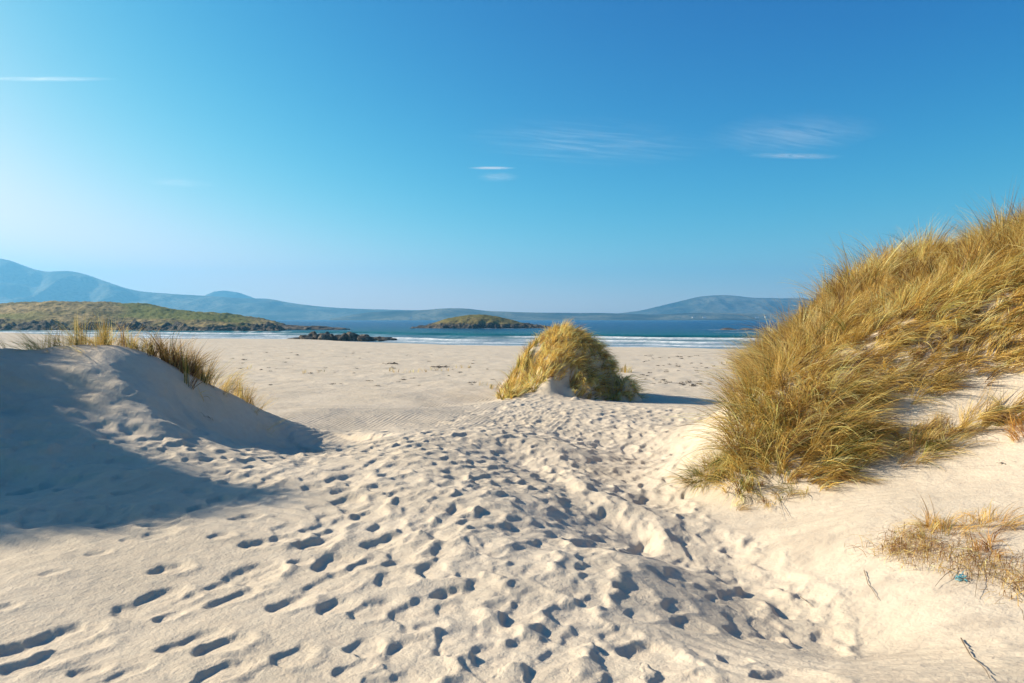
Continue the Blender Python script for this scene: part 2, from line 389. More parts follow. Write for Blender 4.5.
# ------------------------------------------------------------------ sea
def build_sea():
    ys = [52.0]
    while ys[-1] < 5600: ys.append(ys[-1] * (1.0035 if ys[-1] < 420 else 1.02))
    ys = np.array(ys); uc = np.arange(-1.0, 1.0001, .0032)
    o = [1.01]
    while o[-1] < 60: o.append(o[-1] * 1.12)
    o = np.array(o); us = np.concatenate([-o[::-1], uc, o])
    X = us[None] * ys[:, None]; Y = np.repeat(ys[:, None], len(us), 1)
    X = np.clip(X, -5600, 5600)
    s = Y - shore_y(X)                         # distance offshore
    wob = 4.5 * fbm(X * .022, Y * .004, 91, 3) + 1.2 * fbm(X * .09, Y * .02, 92, 3)
    Z = .05 * fbm(X * .25, Y * .5, 93, 4) * sstep(0, 10, s)
    foam = np.zeros_like(Z)
    for c, hgt, wid, lo, bk in ((1.2, .06, .7, -.6, 1.2), (10, .22, 1.0, -.30, 2.0), (22, .5, 1.5, -.35, 3.5), (44, .6, 2.2, -.10, 6), (70, .6, 2.5, .40, 5)):
        ww = s - c - wob * (1 + c * .03)
        Z += hgt * np.exp(-(ww / wid) ** 2)
        on = sstep(lo, lo + .3, fbm(X * .032, s * .02 + c, 95, 3))
        f = np.where(ww < 0, np.exp(-(ww / wid) ** 2), np.exp(-(ww / bk) ** 2))
        foam = np.maximum(foam, on * f * (1.0 + .35 * fbm(X * .5, Y * .8, 96, 3)))
    # lacy foam over the shallows
    foam = np.maximum(foam, .50 * sstep(58, 22, s) * sstep(-.35, .6, fbm(X * .10, Y * .55, 97, 4)))
    # white water round rocks and reef
    for (cx, cy, rx, ry, k) in ((-14, 330, 22, 9, .8), (-34, 150, 6, 3, 1), (-42, 160, 5, 6, 1), (120, 285, 28, 12, .9), (-5, 322, 10, 4, .9), (-70, 222, 22, 5, .7), (95, 232, 20, 5, .7)):
        g = np.exp(-((X - cx) / rx) ** 2 - ((Y - cy) / ry) ** 2)
        foam = np.maximum(foam, k * g * sstep(-.1, .5, fbm(X * .35, Y * .25, 98, 3)) * 1.5)
    # the channel under the headland
    hf = sstep(-60, -90, X) * sstep(-40, 0, Y - 178) * sstep(80, 60, s)
    foam = np.maximum(foam, hf * .9 * sstep(.12, .45, fbm(X * .04, Y * .25, 99, 3)))
    return mesh_from('sea', np.stack([X, Y, Z], -1).reshape(-1, 3), grid_faces(len(ys), len(us)), True, {'foam': ('F', np.clip(foam, 0, 1)), 'off': ('F', s)})
m_sea, t, b = material('sea_water')
pos = t.pos(); off = t.attr('off')
nz = t.noise(t.scalev(pos, (.012, .05, 1)), 1, 4, .6)
o2 = t.math('ADD', off, t.math('MULTIPLY', t.math('SUBTRACT', nz, .5), 90))
deep = t.ramp(t.rng(o2, 0, 420), [(0, (.17, .28, .36)), (.05, (.13, .25, .33)), (.13, (.015, .13, .16)), (.20, (.0, .09, .11)), (.32, (.0, .065, .12)), (.55, (.0, .05, .14)), (1, (.0, .04, .135))])
fn = t.noise(t.scalev(pos, (.9, 1.6, 1)), 1, 5, .7)
fo = t.math('MULTIPLY', t.attr('foam'), t.rng(fn, .32, .58, .45, 1.35), clamp=True)
t.set(b.inputs['Base Color'], t.mix(fo, deep, c4(.80, .83, .84)))
t.set(b.inputs['Roughness'], t.rng(fo, 0, 1, .22, .8)); b.inputs['IOR'].default_value = 1.33
b.inputs['Specular IOR Level'].default_value = .05
bump(t, b, t.noise(t.scalev(pos, (.35, .9, 1)), 1, 6, .7), 1.0, 1.1)
sea = link('sea', build_sea(), m_sea); tag(sea, kind='structure')

# ------------------------------------------------------------------ land materials
def land_material(name, cols, rock=(.035, .03, .026), rock2=(.23, .19, .14), scale=1.0):
    m, t, b = material(name)
    pos = t.pos()
    n1 = t.noise(pos, .035 * scale, 5, .6); n2 = t.noise(pos, .45 * scale, 5, .65)
    g = t.mix(t.rng(n1, .40, .58), c4(*cols[0]), c4(*cols[1]))
    g = t.mix(t.rng(n2, .48, .62), g, c4(*cols[2]))
    g = t.mix(t.attr('green'), g, t.mix(t.rng(n2, .35, .65), c4(.10, .12, .022), c4(.15, .15, .04)))
    n3 = t.noise(t.scalev(pos, (1, 1, 2.2)), .8 * scale, 6, .7)
    r = t.mix(t.rng(n3, .48, .66), c4(*rock), c4(*rock2))
    t.set(b.inputs['Base Color'], t.mix(t.attr('rock'), g, r))
    b.inputs['Roughness'].default_value = .95; b.inputs['Specular IOR Level'].default_value = .1
    bump(t, b, n3, .9, .5 / scale)
    return m
m_head = land_material('headland_turf', [(.16, .135, .045), (.33, .245, .11), (.085, .07, .03)])
m_isl = land_material('islet_turf', [(.13, .12, .03), (.22, .17, .06), (.09, .075, .03)], scale=1.2)
m_hill = land_material('hill_moor', [(.012, .028, .025), (.17, .17, .12), (.03, .05, .035)], rock=(.03, .04, .035), rock2=(.22, .22, .19), scale=.12)

# headland to the left
def build_headland():
    us = np.arange(-1.25, -.318, .0013); ts = np.concatenate([np.linspace(-6, 30, 70), np.linspace(30.8, 260, 150)])
    px = CX + us * F
    top = np.interp(px, [-340, -100, 0, 60, 110, 150, 180, 220, 250, 275, 287], [312, 304, 302, 300, 300.5, 304, 308.5, 312.5, 316, 321, 328])
    zt = (CAMZ + (HOR - top) / F * 335)
    zt = np.where(px > 286, 0.0, zt)
    ysh = 252 + 6 * np.sin(us * 31) + 3 * fbm(us * 25, us * 0, 101, 3) + 35 * sstep(-.345, -.32, us)
    T, U = np.meshgrid(ts, us, indexing='ij')
    Y = ysh[None] + T; X = U * Y
    # keep crest bearing natural: rise from shore bank to crest at t~85 then fall away behind
    bank = np.minimum(zt, 2.7)[None] * (sstep(0, 14 , T + 5 * fbm(X * .09, Y * .09, 103, 3)) * (.72 + .28 * fbm(X * .05, Y * .05, 108, 2)))
    rise = np.maximum(zt - 2.7, 0)[None] * (sstep(6, 88, T) ** .8) * (1 - sstep(120, 255, T) * .9)
    rk = sstep(15, 10.5, T + 13 * fbm(X * .07, Y * .07, 104, 4) + np.maximum(0, 6 - zt)[None] * -2) 
    rk = np.maximum(rk, sstep(1.8, .7, bank + rise))
    Z = bank + rise - 1.2 * sstep(0, -6, T)
    Z += rk * (1.5 * np.abs(fbm(X * .28, Y * .28, 105, 4)) * 2 - .45) * sstep(-3, 2, T) * np.minimum(1, .3 + zt / 5)[None]
    Z += (1 - rk) * (.9 * fbm(X * .11, Y * .11, 106, 3) + .45 * fbm(X * .5, Y * .5, 107, 2)) * sstep(4, 14, T) * sstep(.5, 4, zt)[None]
    Z -= 3 * sstep(-.335, -.318, U) + .0
    pxg = CX + U * F
    green = sstep(112, 135, pxg + 12 * fbm(X * .05, Y * .05, 109, 2)) * sstep(262, 235, pxg) * sstep(25, 34, T + 6 * fbm(X * .04, Y * .1, 110, 3)) * sstep(95, 84, T + 12 * fbm(X * .04, Y * .1, 111, 2)) + .8 * sstep(60, 10, pxg) * sstep(24, 30, T) * sstep(46, 40, T)
    return mesh_from('headland', np.stack([X, Y, Z], -1).reshape(-1, 3), grid_faces(len(ts), len(us)), True, {'rock': ('F', rk), 'green': ('F', green)})
head = link('headland', build_headland(), m_head); tag(head, kind='structure')

def islet(name, cx, cy, rx, ry, hgt, seed, mat, prof, n=150, rockline=2.0):
    a = np.linspace(-1.08, 1.08, n); bb = np.linspace(-1.08, 1.08, n // 2)
    A, B = np.meshgrid(a, bb)
    X = A * rx; Y = B * ry
    pr = np.interp(A, prof[0], prof[1])
    wid = np.sqrt(np.clip(1 - np.abs(A) ** 2.2, 0, 1)) + .02
    r = np.abs(B) / wid + .15 * fbm(X * .15 + seed, Y * .15, seed, 3)
    body = np.clip(1 - r ** 2, -.4, 1)
    Z = hgt * pr * np.sign(body) * np.abs(body) ** .6
    rk = sstep(rockline + .6, rockline - .4, Z + .9 * fbm(X * .2, Y * .2, seed + 2, 3))
    Z += rk * .9 * (np.abs(fbm(X * .3, Y * .3, seed + 3, 4)) * 2 - .4) * (np.abs(body) > .02) * min(1, hgt / 4) + (1 - rk) * .22 * fbm(X * .6, Y * .6, seed + 5, 2)
    Z -= .25 + .9 * sstep(.98, 1.08, np.abs(A))
    me = mesh_from(name, np.stack([X, Y, Z], -1).reshape(-1, 3), grid_faces(n // 2, n), True, {'rock': ('F', rk)})
    o = link(name, me, mat); o.location = (cx, cy, 0); return o
o = islet('islet', xpix(483, 340), 345, 36, 20, 7.0, 120, m_isl, ([-1, -.85, -.72, -.5, -.2, 0, .2, .4, .6, .8, 1], [.06, .10, .35, .72, .97, 1, .85, .62, .30, .14, .05]), 220, 2.4)
tag(o, 'low islet with a grassy top and a dark rocky rim lying offshore in the bay', 'islet')
m_rock, t, b = material('dark_shore_rock')
pos = t.pos(); nn = t.noise(pos, 1.6, 6, .7); nb = t.noise(t.scalev(pos, (1, 1, 2)), .35, 4, .6)
rc = t.mix(t.rng(nn, .42, .62), c4(.06, .05, .042), c4(.25, .20, .145)); rc = t.mix(t.rng(nb, .5, .62), rc, c4(.045, .04, .036))
t.set(b.inputs['Base Color'], rc); b.inputs['Roughness'].default_value = .9; b.inputs['Specular IOR Level'].default_value = .1
a0 = t.attr('rock'); bump(t, b, nn, .9, .3)
o = islet('reef', xpix(306, 290), 290, 19, 6, 1.9, 130, m_rock, ([-1, -.5, 0, .5, 1], [.5, 1, .9, .7, .3]), 110, 9)
tag(o, 'thin dark reef of wet rock running out from the headland tip', 'reef')
o = islet('reef', xpix(752, 285), 287, 13, 5, 1.1, 137, m_rock, ([-1, -.7, -.4, -.1, .1, .5, .7, 1], [.3, 1, .1, .9, .2, 1, .3, .2]), 100, 9)
tag(o, 'broken line of small rocks awash in white water beside the big grassy dune', 'reef')

# rock outcrop on the water's edge
def build_outcrop():
    vs = []; fs = []; base = 0
    import bmesh
    r2 = random.Random(5)
    ys = 137
    for i in range(34):
        tt = i / 33
        px = 288 + tt * 100 + r2.uniform(-3, 3)
        hpx = np.interp(px, [285, 296, 304, 318, 330, 345, 352, 362, 375, 392], [1.5, 4, 8.0, 9.3, 8.2, 8.6, 7, 4.6, 4.0, 1.5])
        h = hpx * .80 / F * ys * r2.uniform(.75, 1.0)
        bm = bmesh.new(); bmesh.ops.create_icosphere(bm, subdivisions=3, radius=1)
        sx, sy, sz = r2.uniform(1.1, 2.1), r2.uniform(.9, 1.9), h
        rot = r2.uniform(0, 3)
        co = np.array([v.co[:] for v in bm.verts])
        for v in range(7):          # facet the boulder with cutting planes
            nrm = np.array([r2.gauss(0, 1), r2.gauss(0, 1), r2.gauss(.2, .7)]); nrm /= np.linalg.norm(nrm)
            dd = co @ nrm; k = r2.uniform(.45, .8); co -= np.maximum(dd - k, 0)[:, None] * nrm
        co *= 1 + .10 * fbm(co[:, 0] * 2 + i, co[:, 1] * 2 + co[:, 2] * 1.7, 140, 3)[:, None]
        c, s = math.cos(rot), math.sin(rot)
        x = co[:, 0] * sx; y = co[:, 1] * sy
        X = x * c - y * s + xpix(px, ys); Y = x * s + y * c + ys + r2.uniform(-2.6, 2.2); Z = co[:, 2] * sz * 1.25 + .05
        f = np.array([[v.index for v in fc.verts] for fc in bm.faces]); bm.free()
        vs.append(np.stack([X, Y, Z], 1)); fs.append(f + base); base += len(co)
    v = np.concatenate(vs); o0 = np.array([xpix(338, ys), ys, 0]); return mesh_from('outcrop', v - o0, np.concatenate(fs), False), o0
me, o0 = build_outcrop()
o = link('rock_outcrop', me, m_rock); o.location = o0 + np.array([0, 3.0, .25])
tag(o, 'long dark rock outcrop at the edge of the sand where the surf breaks', 'rocks')

# ------------------------------------------------------------------ far hills
def range_mesh(name, D, depth, sil, seed, shore_u=None, base=0, n=420, rough=.10, back=.35, kind='structure'):
    pxs = np.array([s[0] for s in sil], float); pys = np.array([s[1] for s in sil], float)
    us = np.linspace((pxs[0] - CX) / F, (pxs[-1] - CX) / F, n); px = CX + us * F
    py = np.interp(px, pxs, pys)
    k = np.ones(9) / 9; pp = np.r_[np.full(4, py[0]), py, np.full(4, py[-1])]; py = np.convolve(pp, k, 'valid')
    Dc = D + depth * .55
    zt = CAMZ + (HOR - py) / F * Dc
    ts = np.linspace(0, 1, 70)
    T, U = np.meshgrid(ts, us, indexing='ij')
    Y = D + T * depth + D * .02 * fbm(U * 14, U * 0, seed, 3) * (1 - T); X = U * Y
    p = np.where(T < .55, sstep(0, .55, T) ** .85, 1 - (1 - back) * sstep(.55, 1, T))
    p = p * .93 + .07 * sstep(0, .05, T)
    nz = fbm(X / 420, Y / 420, seed + 3, 5)
    ridged = 1 - np.abs(fbm(X / 300, Y / 520, seed + 5, 4)) * 2
    Z = zt[None] * p * (1 + rough * nz * (T < .99)) - (1 - sstep(.42, .56, T) * 1.0) * zt[None] * .30 * (1 - ridged) * sstep(.05, .3, T)
    Z = np.where(T == 0, -2, Z)
    me = mesh_from(name, np.stack([X, Y, Z], -1).reshape(-1, 3), grid_faces(len(ts), len(us)), True, {'rock': ('F', sstep(.2, .8, nz) * .4)})
    o = link(name, me, m_hill); tag(o, kind=kind); return o
range_mesh('far_mountain', 4300, 900, [(150, 318), (185, 306), (203, 296), (214, 291), (225, 290), (238, 292), (252, 297), (270, 304), (310, 316)], 201, rough=.03)
range_mesh('mountain_range', 3000, 1200, [(-500, 285), (-300, 262), (-120, 254), (-20, 255), (0, 257), (18, 262), (35, 269), (48, 272), (62, 270.5), (76, 272), (92, 277), (112, 284), (133, 291), (165, 293.5), (200, 295.5), (232, 298), (250, 299),
      (268, 298), (290, 303), (330, 307.5), (370, 309), (410, 310), (470, 313), (560, 316), (640, 318.6)], 211, rough=.05)
range_mesh('low_far_shore', 2300, 500, [(330, 318.7), (370, 312), (420, 310.5), (445, 308.5), (465, 308.7), (490, 311.5), (540, 313), (600, 313), (650, 314.5), (700, 312.5), (760, 313.5), (820, 313), (900, 314), (1100, 316)], 221, rough=.10)
range_mesh('mountain', 3300, 1100, [(560, 318), (610, 314.5), (640, 311), (660, 306), (682, 301), (700, 296.5), (718, 295), (735, 295.3), (752, 298), (775, 298.5), (800, 298.5), (850, 301), (920, 306), (1000, 309), (1100, 312), (1300, 316)], 231, rough=.05)

# white houses across the bay
m_white, t, b = material('white_render'); b.inputs['Base Color'].default_value = c4(.78, .77, .74); b.inputs['Roughness'].default_value = .8
t.set(b.inputs['Base Color'], t.mix(t.noise(t.pos(), .5, 3), c4(.80, .79, .76), c4(.70, .69, .66)))
m_slate, t, b = material('slate'); t.set(b.inputs['Base Color'], t.mix(t.noise(t.pos(), .8, 3), c4(.10, .10, .11), c4(.16, .16, .17))); b.inputs['Roughness'].default_value = .7
def ray_down(objs, x, y):
    dg = bpy.context.evaluated_depsgraph_get()
    ok, loc, *_ = C.ray_cast(dg, (x, y, 900), (0, 0, -1)); return loc.z if ok else 0
def house(x, y, z, L, Wd, h, rz, label):
    root = empty('far_house', (x, y, z), rz)
    def bx(x0, x1, y0, y1, z0, z1):
        v = [(a, b_, c) for c in (z0, z1) for (a, b_) in ((x0, y0), (x1, y0), (x1, y1), (x0, y1))]
        return v, [(0, 3, 2, 1), (4, 5, 6, 7), (0, 1, 5, 4), (1, 2, 6, 5), (2, 3, 7, 6), (3, 0, 4, 7)]
    v, f = bx(-L / 2, L / 2, -Wd / 2, Wd / 2, -2, h); w_ = link('wall', mesh_from('wall', v, f, False), m_white, root)
    e = .5; rh = Wd * .42
    v = [(-L/2-e, -Wd/2-e, h), (L/2+e, -Wd/2-e, h), (L/2+e, Wd/2+e, h), (-L/2-e, Wd/2+e, h), (-L/2-e, 0, h+rh), (L/2+e, 0, h+rh)]
    me = bpy.data.meshes.new('roof'); me.from_pydata(v, [], [(0, 3, 2, 1), (0, 1, 5, 4), (2, 3, 4, 5), (1, 2, 5), (3, 0, 4)]); me.update()
    rf = link('roof', me, m_slate, root)
    v, f = bx(L/2-1.6, L/2-.6, -.6, .6, h+rh*.4, h+rh+1.2); link('chimney', mesh_from('chimney', v, f, False), m_white, rf)
    tag(root, label, 'house', 'white houses across the bay')
bpy.context.view_layer.update()
for (px, D_, L, lab) in ((757, 2420, 12, 'widest white house of the far shore below the right hand mountain'), (766, 2440, 8.5, 'white house just right of the widest one across the bay'),
                        (704, 2400, 9, 'lone white house on the far shore left of the widest one'), (693, 2410, 6.5, 'smallest pale cottage on the far shore, next to the lone white house'),
                        (411, 2420, 9, 'white cottage on the low far shore left of the islet')):
    x = xpix(px, D_); house(x, D_, ray_down(None, x, D_) - .3, L, 6, 3.2, random.uniform(-.3, .3), lab)

# ------------------------------------------------------------------ grass
m_grass, t, b = material('marram_blades')
ca = t.attr('Col', 'Color')
t.set(b.inputs['Base Color'], ca); b.inputs['Roughness'].default_value = .55; b.inputs['Specular IOR Level'].default_value = .25
tr = t.new('ShaderNodeBsdfTranslucent'); t.set(tr.inputs[0], ca)
mx = t.new('ShaderNodeMixShader'); mx.inputs[0].default_value = .40
out = t.n['Material Output']; t.l.new(b.outputs[0], mx.inputs[1]); t.l.new(tr.outputs[0], mx.inputs[2]); t.l.new(mx.outputs[0], out.inputs[0])

STRAW = 1.28 * np.array([[.56, .40, .13], [.64, .485, .18], [.48, .325, .08], [.66, .53, .26], [.38, .25, .065], [.23, .145, .045]])
GREEN = np.array([[.13, .15, .03], [.19, .19, .045], [.10, .12, .028]])
BROWN = np.array([[.22, .12, .05], [.30, .17, .07], [.15, .085, .04]])

def blades(name, root, az, length, lift, droop, width, colr, nseg=5, ground=True, origin=None, curl=None, floor=.012):
    """tapered ribbons: root (N,3), az heading, lift start pitch, droop total bend"""
    N = len(root); nv = nseg + 1
    pts = np.zeros((N, nv, 3)); pts[:, 0] = root
    if curl is None: curl = rng.normal(0, .25, N)
    for k in range(nseg):
        f = (k + .5) / nseg
        p = lift - droop * f ** 1.3
        p = np.maximum(p, -1.35)
        a = az + curl * f
        st = (length / nseg)[:, None]
        d = np.stack([np.sin(a) * np.cos(p), np.cos(a) * np.cos(p), np.sin(p)], 1)
        nx = pts[:, k] + d * st
        if ground:
            hz = H(nx[:, 0], nx[:, 1]) + floor * (1 + rng.random(N) * 4)
            nx[:, 2] = np.maximum(nx[:, 2], hz)
        pts[:, k + 1] = nx
    tw = rng.uniform(-.9, .9, N)
    side = np.stack([np.cos(az), -np.sin(az), np.zeros(N)], 1) * np.cos(tw)[:, None]
    side[:, 2] = np.sin(tw)
    fr = np.linspace(0, 1, nv); wd = (1 - fr ** 2 * .92) * np.where(fr < .1, .8, 1)
    off = side[:, None, :] * (width[:, None] * wd[None] * .5)[..., None]
    V = np.concatenate([pts - off, pts + off], 2).reshape(N, nv, 2, 3)
    if origin is not None: V = V - np.asarray(origin)
    idx = (np.arange(N) * nv * 2)[:, None] + np.arange(nseg)[None] * 2
    idx = idx.ravel(); Fc = np.stack([idx, idx + 1, idx + 3, idx + 2], 1)
    cc = np.ones((N, nv, 2, 4)); cc[..., :3] = colr[:, None, None, :]
    tip = np.array([1.12, 1.08, .98]); cc[..., :3] *= (1 + (tip - 1) * fr[:, None])[None, :, None, :]
    cc[..., :3] = np.clip(cc[..., :3], 0, .80)
    return mesh_from(name, V.reshape(-1, 3), Fc, True, {'Col': ('C', cc.reshape(-1, 4))})

def tuft_arrays(cx, cy, n, rad, L, wind=(1, 0), wk=.5, lift=(.9, .25), droop=(1.1, .35), width=.006, straw=.75, green=.15, sub=14, tint=None, upright=0):
    """one tussock: sub-clumps of blades sharing a direction"""
    ns = max(1, n // sub)
    sa = rng.uniform(0, 2 * math.pi, ns); sr = rad * np.sqrt(rng.random(ns))
    sx = cx + np.sin(sa) * sr; sy = cy + np.cos(sa) * sr
    vx = np.sin(sa) * (1 - wk) + wind[0] * wk + rng.normal(0, .12, ns); vy = np.cos(sa) * (1 - wk) + wind[1] * wk + rng.normal(0, .12, ns)
    saz = np.arctan2(vx, vy)
    sl = lift[0] + rng.normal(0, lift[1], ns); sd = droop[0] + rng.normal(0, droop[1], ns)
    sL = L * rng.uniform(.7, 1.15, ns)
    kind = rng.random(ns); base = np.zeros((ns, 3))
    for i in range(ns):
        pal = STRAW if kind[i] < straw else (GREEN if kind[i] < straw + green else BROWN)
        base[i] = pal[rng.integers(len(pal))]
    g = np.repeat(np.arange(ns), sub); N = len(g)
    x = sx[g] + rng.normal(0, rad * .16, N); y = sy[g] + rng.normal(0, rad * .16, N)
    c = base[g] * rng.uniform(.72, 1.25, N)[:, None]
    alt = rng.random(N) < .35; c[alt] = STRAW[rng.integers(0, len(STRAW), alt.sum())]
    if tint is not None: c = c * np.asarray(tint)
    return dict(x=x, y=y, az=saz[g] + rng.normal(0, .17, N), L=sL[g] * rng.uniform(.6, 1.1, N), lift=np.clip(sl[g] + rng.normal(0, .12, N), .05, 1.5),
                droop=sd[g] + rng.normal(0, .15, N), w=width * rng.uniform(.6, 1.3, N), c=c)
def merge(lst): return {k: np.concatenate([a[k] for a in lst]) for k in lst[0]}
def build_blades(name, A, origin=None, nseg=5):
    z = H(A['x'], A['y']) - .02
    return blades(name, np.stack([A['x'], A['y'], z], 1), A['az'], A['L'], A['lift'], A['droop'], A['w'], A['c'], nseg, True, origin)

# --- big dune on the right
def lowline(px): return np.interp(px, [690, 700, 712, 745, 790, 830, 860, 900, 950, 1024, 1200, 1500], [440, 480, 485, 489, 489, 482, 466, 448, 438, 424, 400, 375])
def sample_dune(n, spacing, extra=0):
    ptsl = []
    cell = {}
    tries = 0
    while len(ptsl) < n and tries < n * 60:
        tries += 1
        x = random.uniform(2.6, 12.5); y = random.uniform(7.2, 14.2)
        z = float(H(x, y)); px, py = proj(x, y, z)
        if py > lowline(px) + extra - 6 + random.gauss(0, 5): continue
        if px < 712 and y > 10.2: continue
        if x < 2.6 + (y - 8.6) * .42 + .12: continue
        if y > 12 and x < 4.3 + (y - 12) * .3: continue
        k = (int(x / spacing), int(y / spacing))
        if any((a - x) ** 2 + (b_ - y) ** 2 < spacing ** 2 for i in (-1, 0, 1) for j in (-1, 0, 1) for (a, b_) in cell.get((k[0] + i, k[1] + j), [])): continue
        cell.setdefault(k, []).append((x, y)); ptsl.append((x, y))
    return ptsl
def slope(x, y, e=.3):
    return (float(H(x + e, y) - H(x - e, y)) / (2 * e), float(H(x, y + e) - H(x, y - e)) / (2 * e))
lst = []
for (x, y) in sample_dune(1600, .16):
    gx_, gy_ = slope(x, y); z = float(H(x, y)); px, py = proj(x, y, z)
    fl = 1.6 * fbm(x * .5, y * .5, 301, 2); gap = float(fbm(x * 1.1, y * 1.1, 341, 2))
    if gap < -.28 - .9 * (py < lowline(px) - 55): continue
    sz = float(np.clip(1 + 1.1 * gap, .6, 1.35))
    crest = sstep(.6, .15, math.hypot(gx_, gy_))
    left = float(sstep(830, 740, px))                     # left flank hangs down the slope, the face is combed sideways by wind
    wx = (1 - left) * 1.0 - left * .35 - gx_ * .55; wy = -.25 + 1.15 * float(fl) + random.gauss(0, .28) - gy_ * .9 * (0.5 + left) - left * .55
    nrm = math.hypot(wx, wy) + 1e-6
    up = float(sstep(.25, .75, vnoise(x * .8, y * .8, 311) * .5 + .5)) 
    gr = .05 + .24 * float(sstep(.1, .6, fbm(x * .6, y * .6, 321, 2))) 
    edge = float(sstep(30, 0, lowline(px) - py))
    topedge = float(sstep(9.6, 10.6, y))
    L = random.uniform(.50, .86) * sz * (1 - .35 * edge)
    n = int(random.uniform(75, 115) * (1 - .45 * edge))
    lst.append(tuft_arrays(x, y, n, random.uniform(.10, .17), L, (wx / nrm, wy / nrm), .62 - .25 * topedge, (.85 + .15 * topedge, .22), (1.35 - .55 * topedge - .3 * up, .3), .0085,
                           straw=.74 - gr, green=gr, tint=1 + .16 * fbm(x * .7, y * .7, 331, 2) * np.array([1, 1, 1.])))
A = merge(lst)
og = (6.0, 9.5, 0)
dune_grass = link('marram_grass', build_blades('marram_grass', A, og, 6), m_grass); dune_grass.location = og
tag(dune_grass, 'dense wind combed golden marram grass covering the big dune on the right', 'dune grass', kind='stuff')
print('dune blades', len(A['x']))

def tuft(px, py, n, rad, L, label, group=None, name='grass_tuft', cat='grass tuft', parts=1, xy=None, spread=None, **kw):
    x, y = xy if xy else hit(px, py)
    if spread:
        l = []
        for _ in range(spread[2]):
            l.append(tuft_arrays(x + random.gauss(0, spread[0]), y + random.gauss(0, spread[1]), n // spread[2] + 1, rad, L * random.uniform(.7, 1.1), **kw))
        a = merge(l)
    else: a = tuft_arrays(x, y, n, rad, L, **kw)
    og = (x, y, float(H(x, y)))
    o = link(name, build_blades(name, a, og, 5), m_grass); o.location = og
    tag(o, label, cat, group); return o

# sparse tussocks at the foot of the dune
tuft(718, 470, 1100, .22, .46, 'dark green bushy grass tuft at the lower left foot of the big dune', wk=.25, wind=(-1, -.3), lift=(.8, .3), green=.6, straw=.25, width=.007, spread=(.18, .14, 5))
tuft(932, 452, 520, .16, .50, 'thin green and gold tuft alone on the bare sand of the big dune', wk=.5, wind=(1, .1), lift=(.8, .3), droop=(1.0, .3), green=.35, straw=.6, width=.005, spread=(.20, .14, 5))
tuft(868, 468, 300, .15, .45, 'wispy pale grass tuft just left of the thin green and gold tuft', wk=.5, wind=(1, -.2), lift=(.6, .3), green=.15, straw=.7, width=.0045, spread=(.3, .12, 6))
tuft(1018, 436, 260, .14, .42, 'orange brown grass tuft at the right edge above the bare sand', wk=.4, wind=(-.6, -.5), green=.05, straw=.55, width=.006, spread=(.14, .1, 3), tint=(1.15, .85, .7))
tuft(985, 425, 200, .14, .5, 'few long loose grass stems fanning out on the bare sand below the dense grass', wk=.35, wind=(.7, -.5), lift=(.6, .3), green=.15, straw=.75, width=.004, spread=(.3, .15, 4))
tuft(790, 492, 260, .14, .34, 'ragged short grass fringe creeping onto the sand at the dune foot', wk=.4, wind=(-.2, -.9), lift=(.5, .3), green=.3, straw=.45, width=.005, spread=(.36, .08, 6))
tuft(948, 532, 620, .13, .30, 'golden grass tuft rising from brown litter near the right edge', wk=.3, wind=(.8, .2), lift=(.95, .3), droop=(1.0, .3), green=.04, straw=.92, width=.0035, spread=(.15, .07, 5), tint=(1.08, .95, .85))
tuft(1000, 548, 200, .10, .26, 'low reddish grass tuft in the litter at the very right edge', wk=.3, wind=(-.8, -.2), lift=(.7, .3), green=.05, straw=.45, width=.0035, spread=(.12, .08, 3), tint=(1.1, .85, .7))

# brown dead litter of stems lying on the slope
def litter():
    n = 1500
    tpx = np.r_[rng.normal(905, 20, 350), rng.uniform(885, 1040, 1150)]; 
    cyy = np.interp(tpx, [870, 900, 940, 980, 1040], [551, 548, 552, 566, 590]); hh = np.interp(tpx, [870, 890, 930, 1040], [8, 12, 17, 17])
    tpy = cyy + rng.normal(0, .62, n) * hh
    xs = np.zeros(n); ysr = np.zeros(n)
    for i in range(n): xs[i], ysr[i] = hit(tpx[i], tpy[i], 3.5, 9)
    base = np.concatenate([BROWN, STRAW[[2, 4, 0, 3]], np.array([[.34, .16, .06], [.42, .22, .09]])])
    c = base[rng.integers(0, len(base), n)] * rng.uniform(.7, 1.2, n)[:, None]
    return dict(x=xs, y=ysr, az=rng.uniform(0, 6.28, n), L=rng.gamma(3, .035, n) + .03, lift=rng.uniform(0, .9, n), droop=rng.uniform(.3, 2.2, n), w=rng.uniform(.002, .0048, n), c=c)
a = litter(); og = (3.6, 5.3, 2.8)
o = link('dead_grass_litter', build_blades('litter', a, og, 4), m_grass); o.location = og
tag(o, 'tangled brown and orange dead stems matted on the sand near the right edge', 'grass litter', kind='stuff')

# --- hummock in the middle distance
lst = []
cell = []
for _ in range(7000):
    x = random.uniform(-1.0, 5.4); y = random.uniform(24.0, 30.0)
    h = float(hummock(x, y)); dx = x - HM['x']; dy = y - HM['y']
    if h < .16: continue
    hpx, hpy = proj(x, y, float(H(x, y)))
    if dy < 0 and 512 < hpx < 566 + (hpy - 375) * .5 + random.gauss(0, 4) and hpy > 395 - (hpx - 514) * .50 + random.gauss(0, 3): continue      # bare sand apron, front left
    if any((a - x) ** 2 + (b_ - y) ** 2 < .23 ** 2 for a, b_ in cell): continue
    cell.append((x, y))
    right = float(sstep(-.4, .8, dx))
    wx = .9; wy = -.2 - .8 * right
    L = random.uniform(.42, .62)
    grn = .22 if dx < -1.0 else .06
    dark = .0
    lst.append(tuft_arrays(x, y, 80, .19, L * random.uniform(.9, 1.5), (wx, wy + random.gauss(0, .3)), .5, (1.0 - .25 * right, .2), (.75 + .75 * right, .25), .017, straw=.9 - grn, green=grn, sub=10, tint=(1.15, 1.12, 1.1) if dx < .6 else (1.15, 1.1, 1.0)))
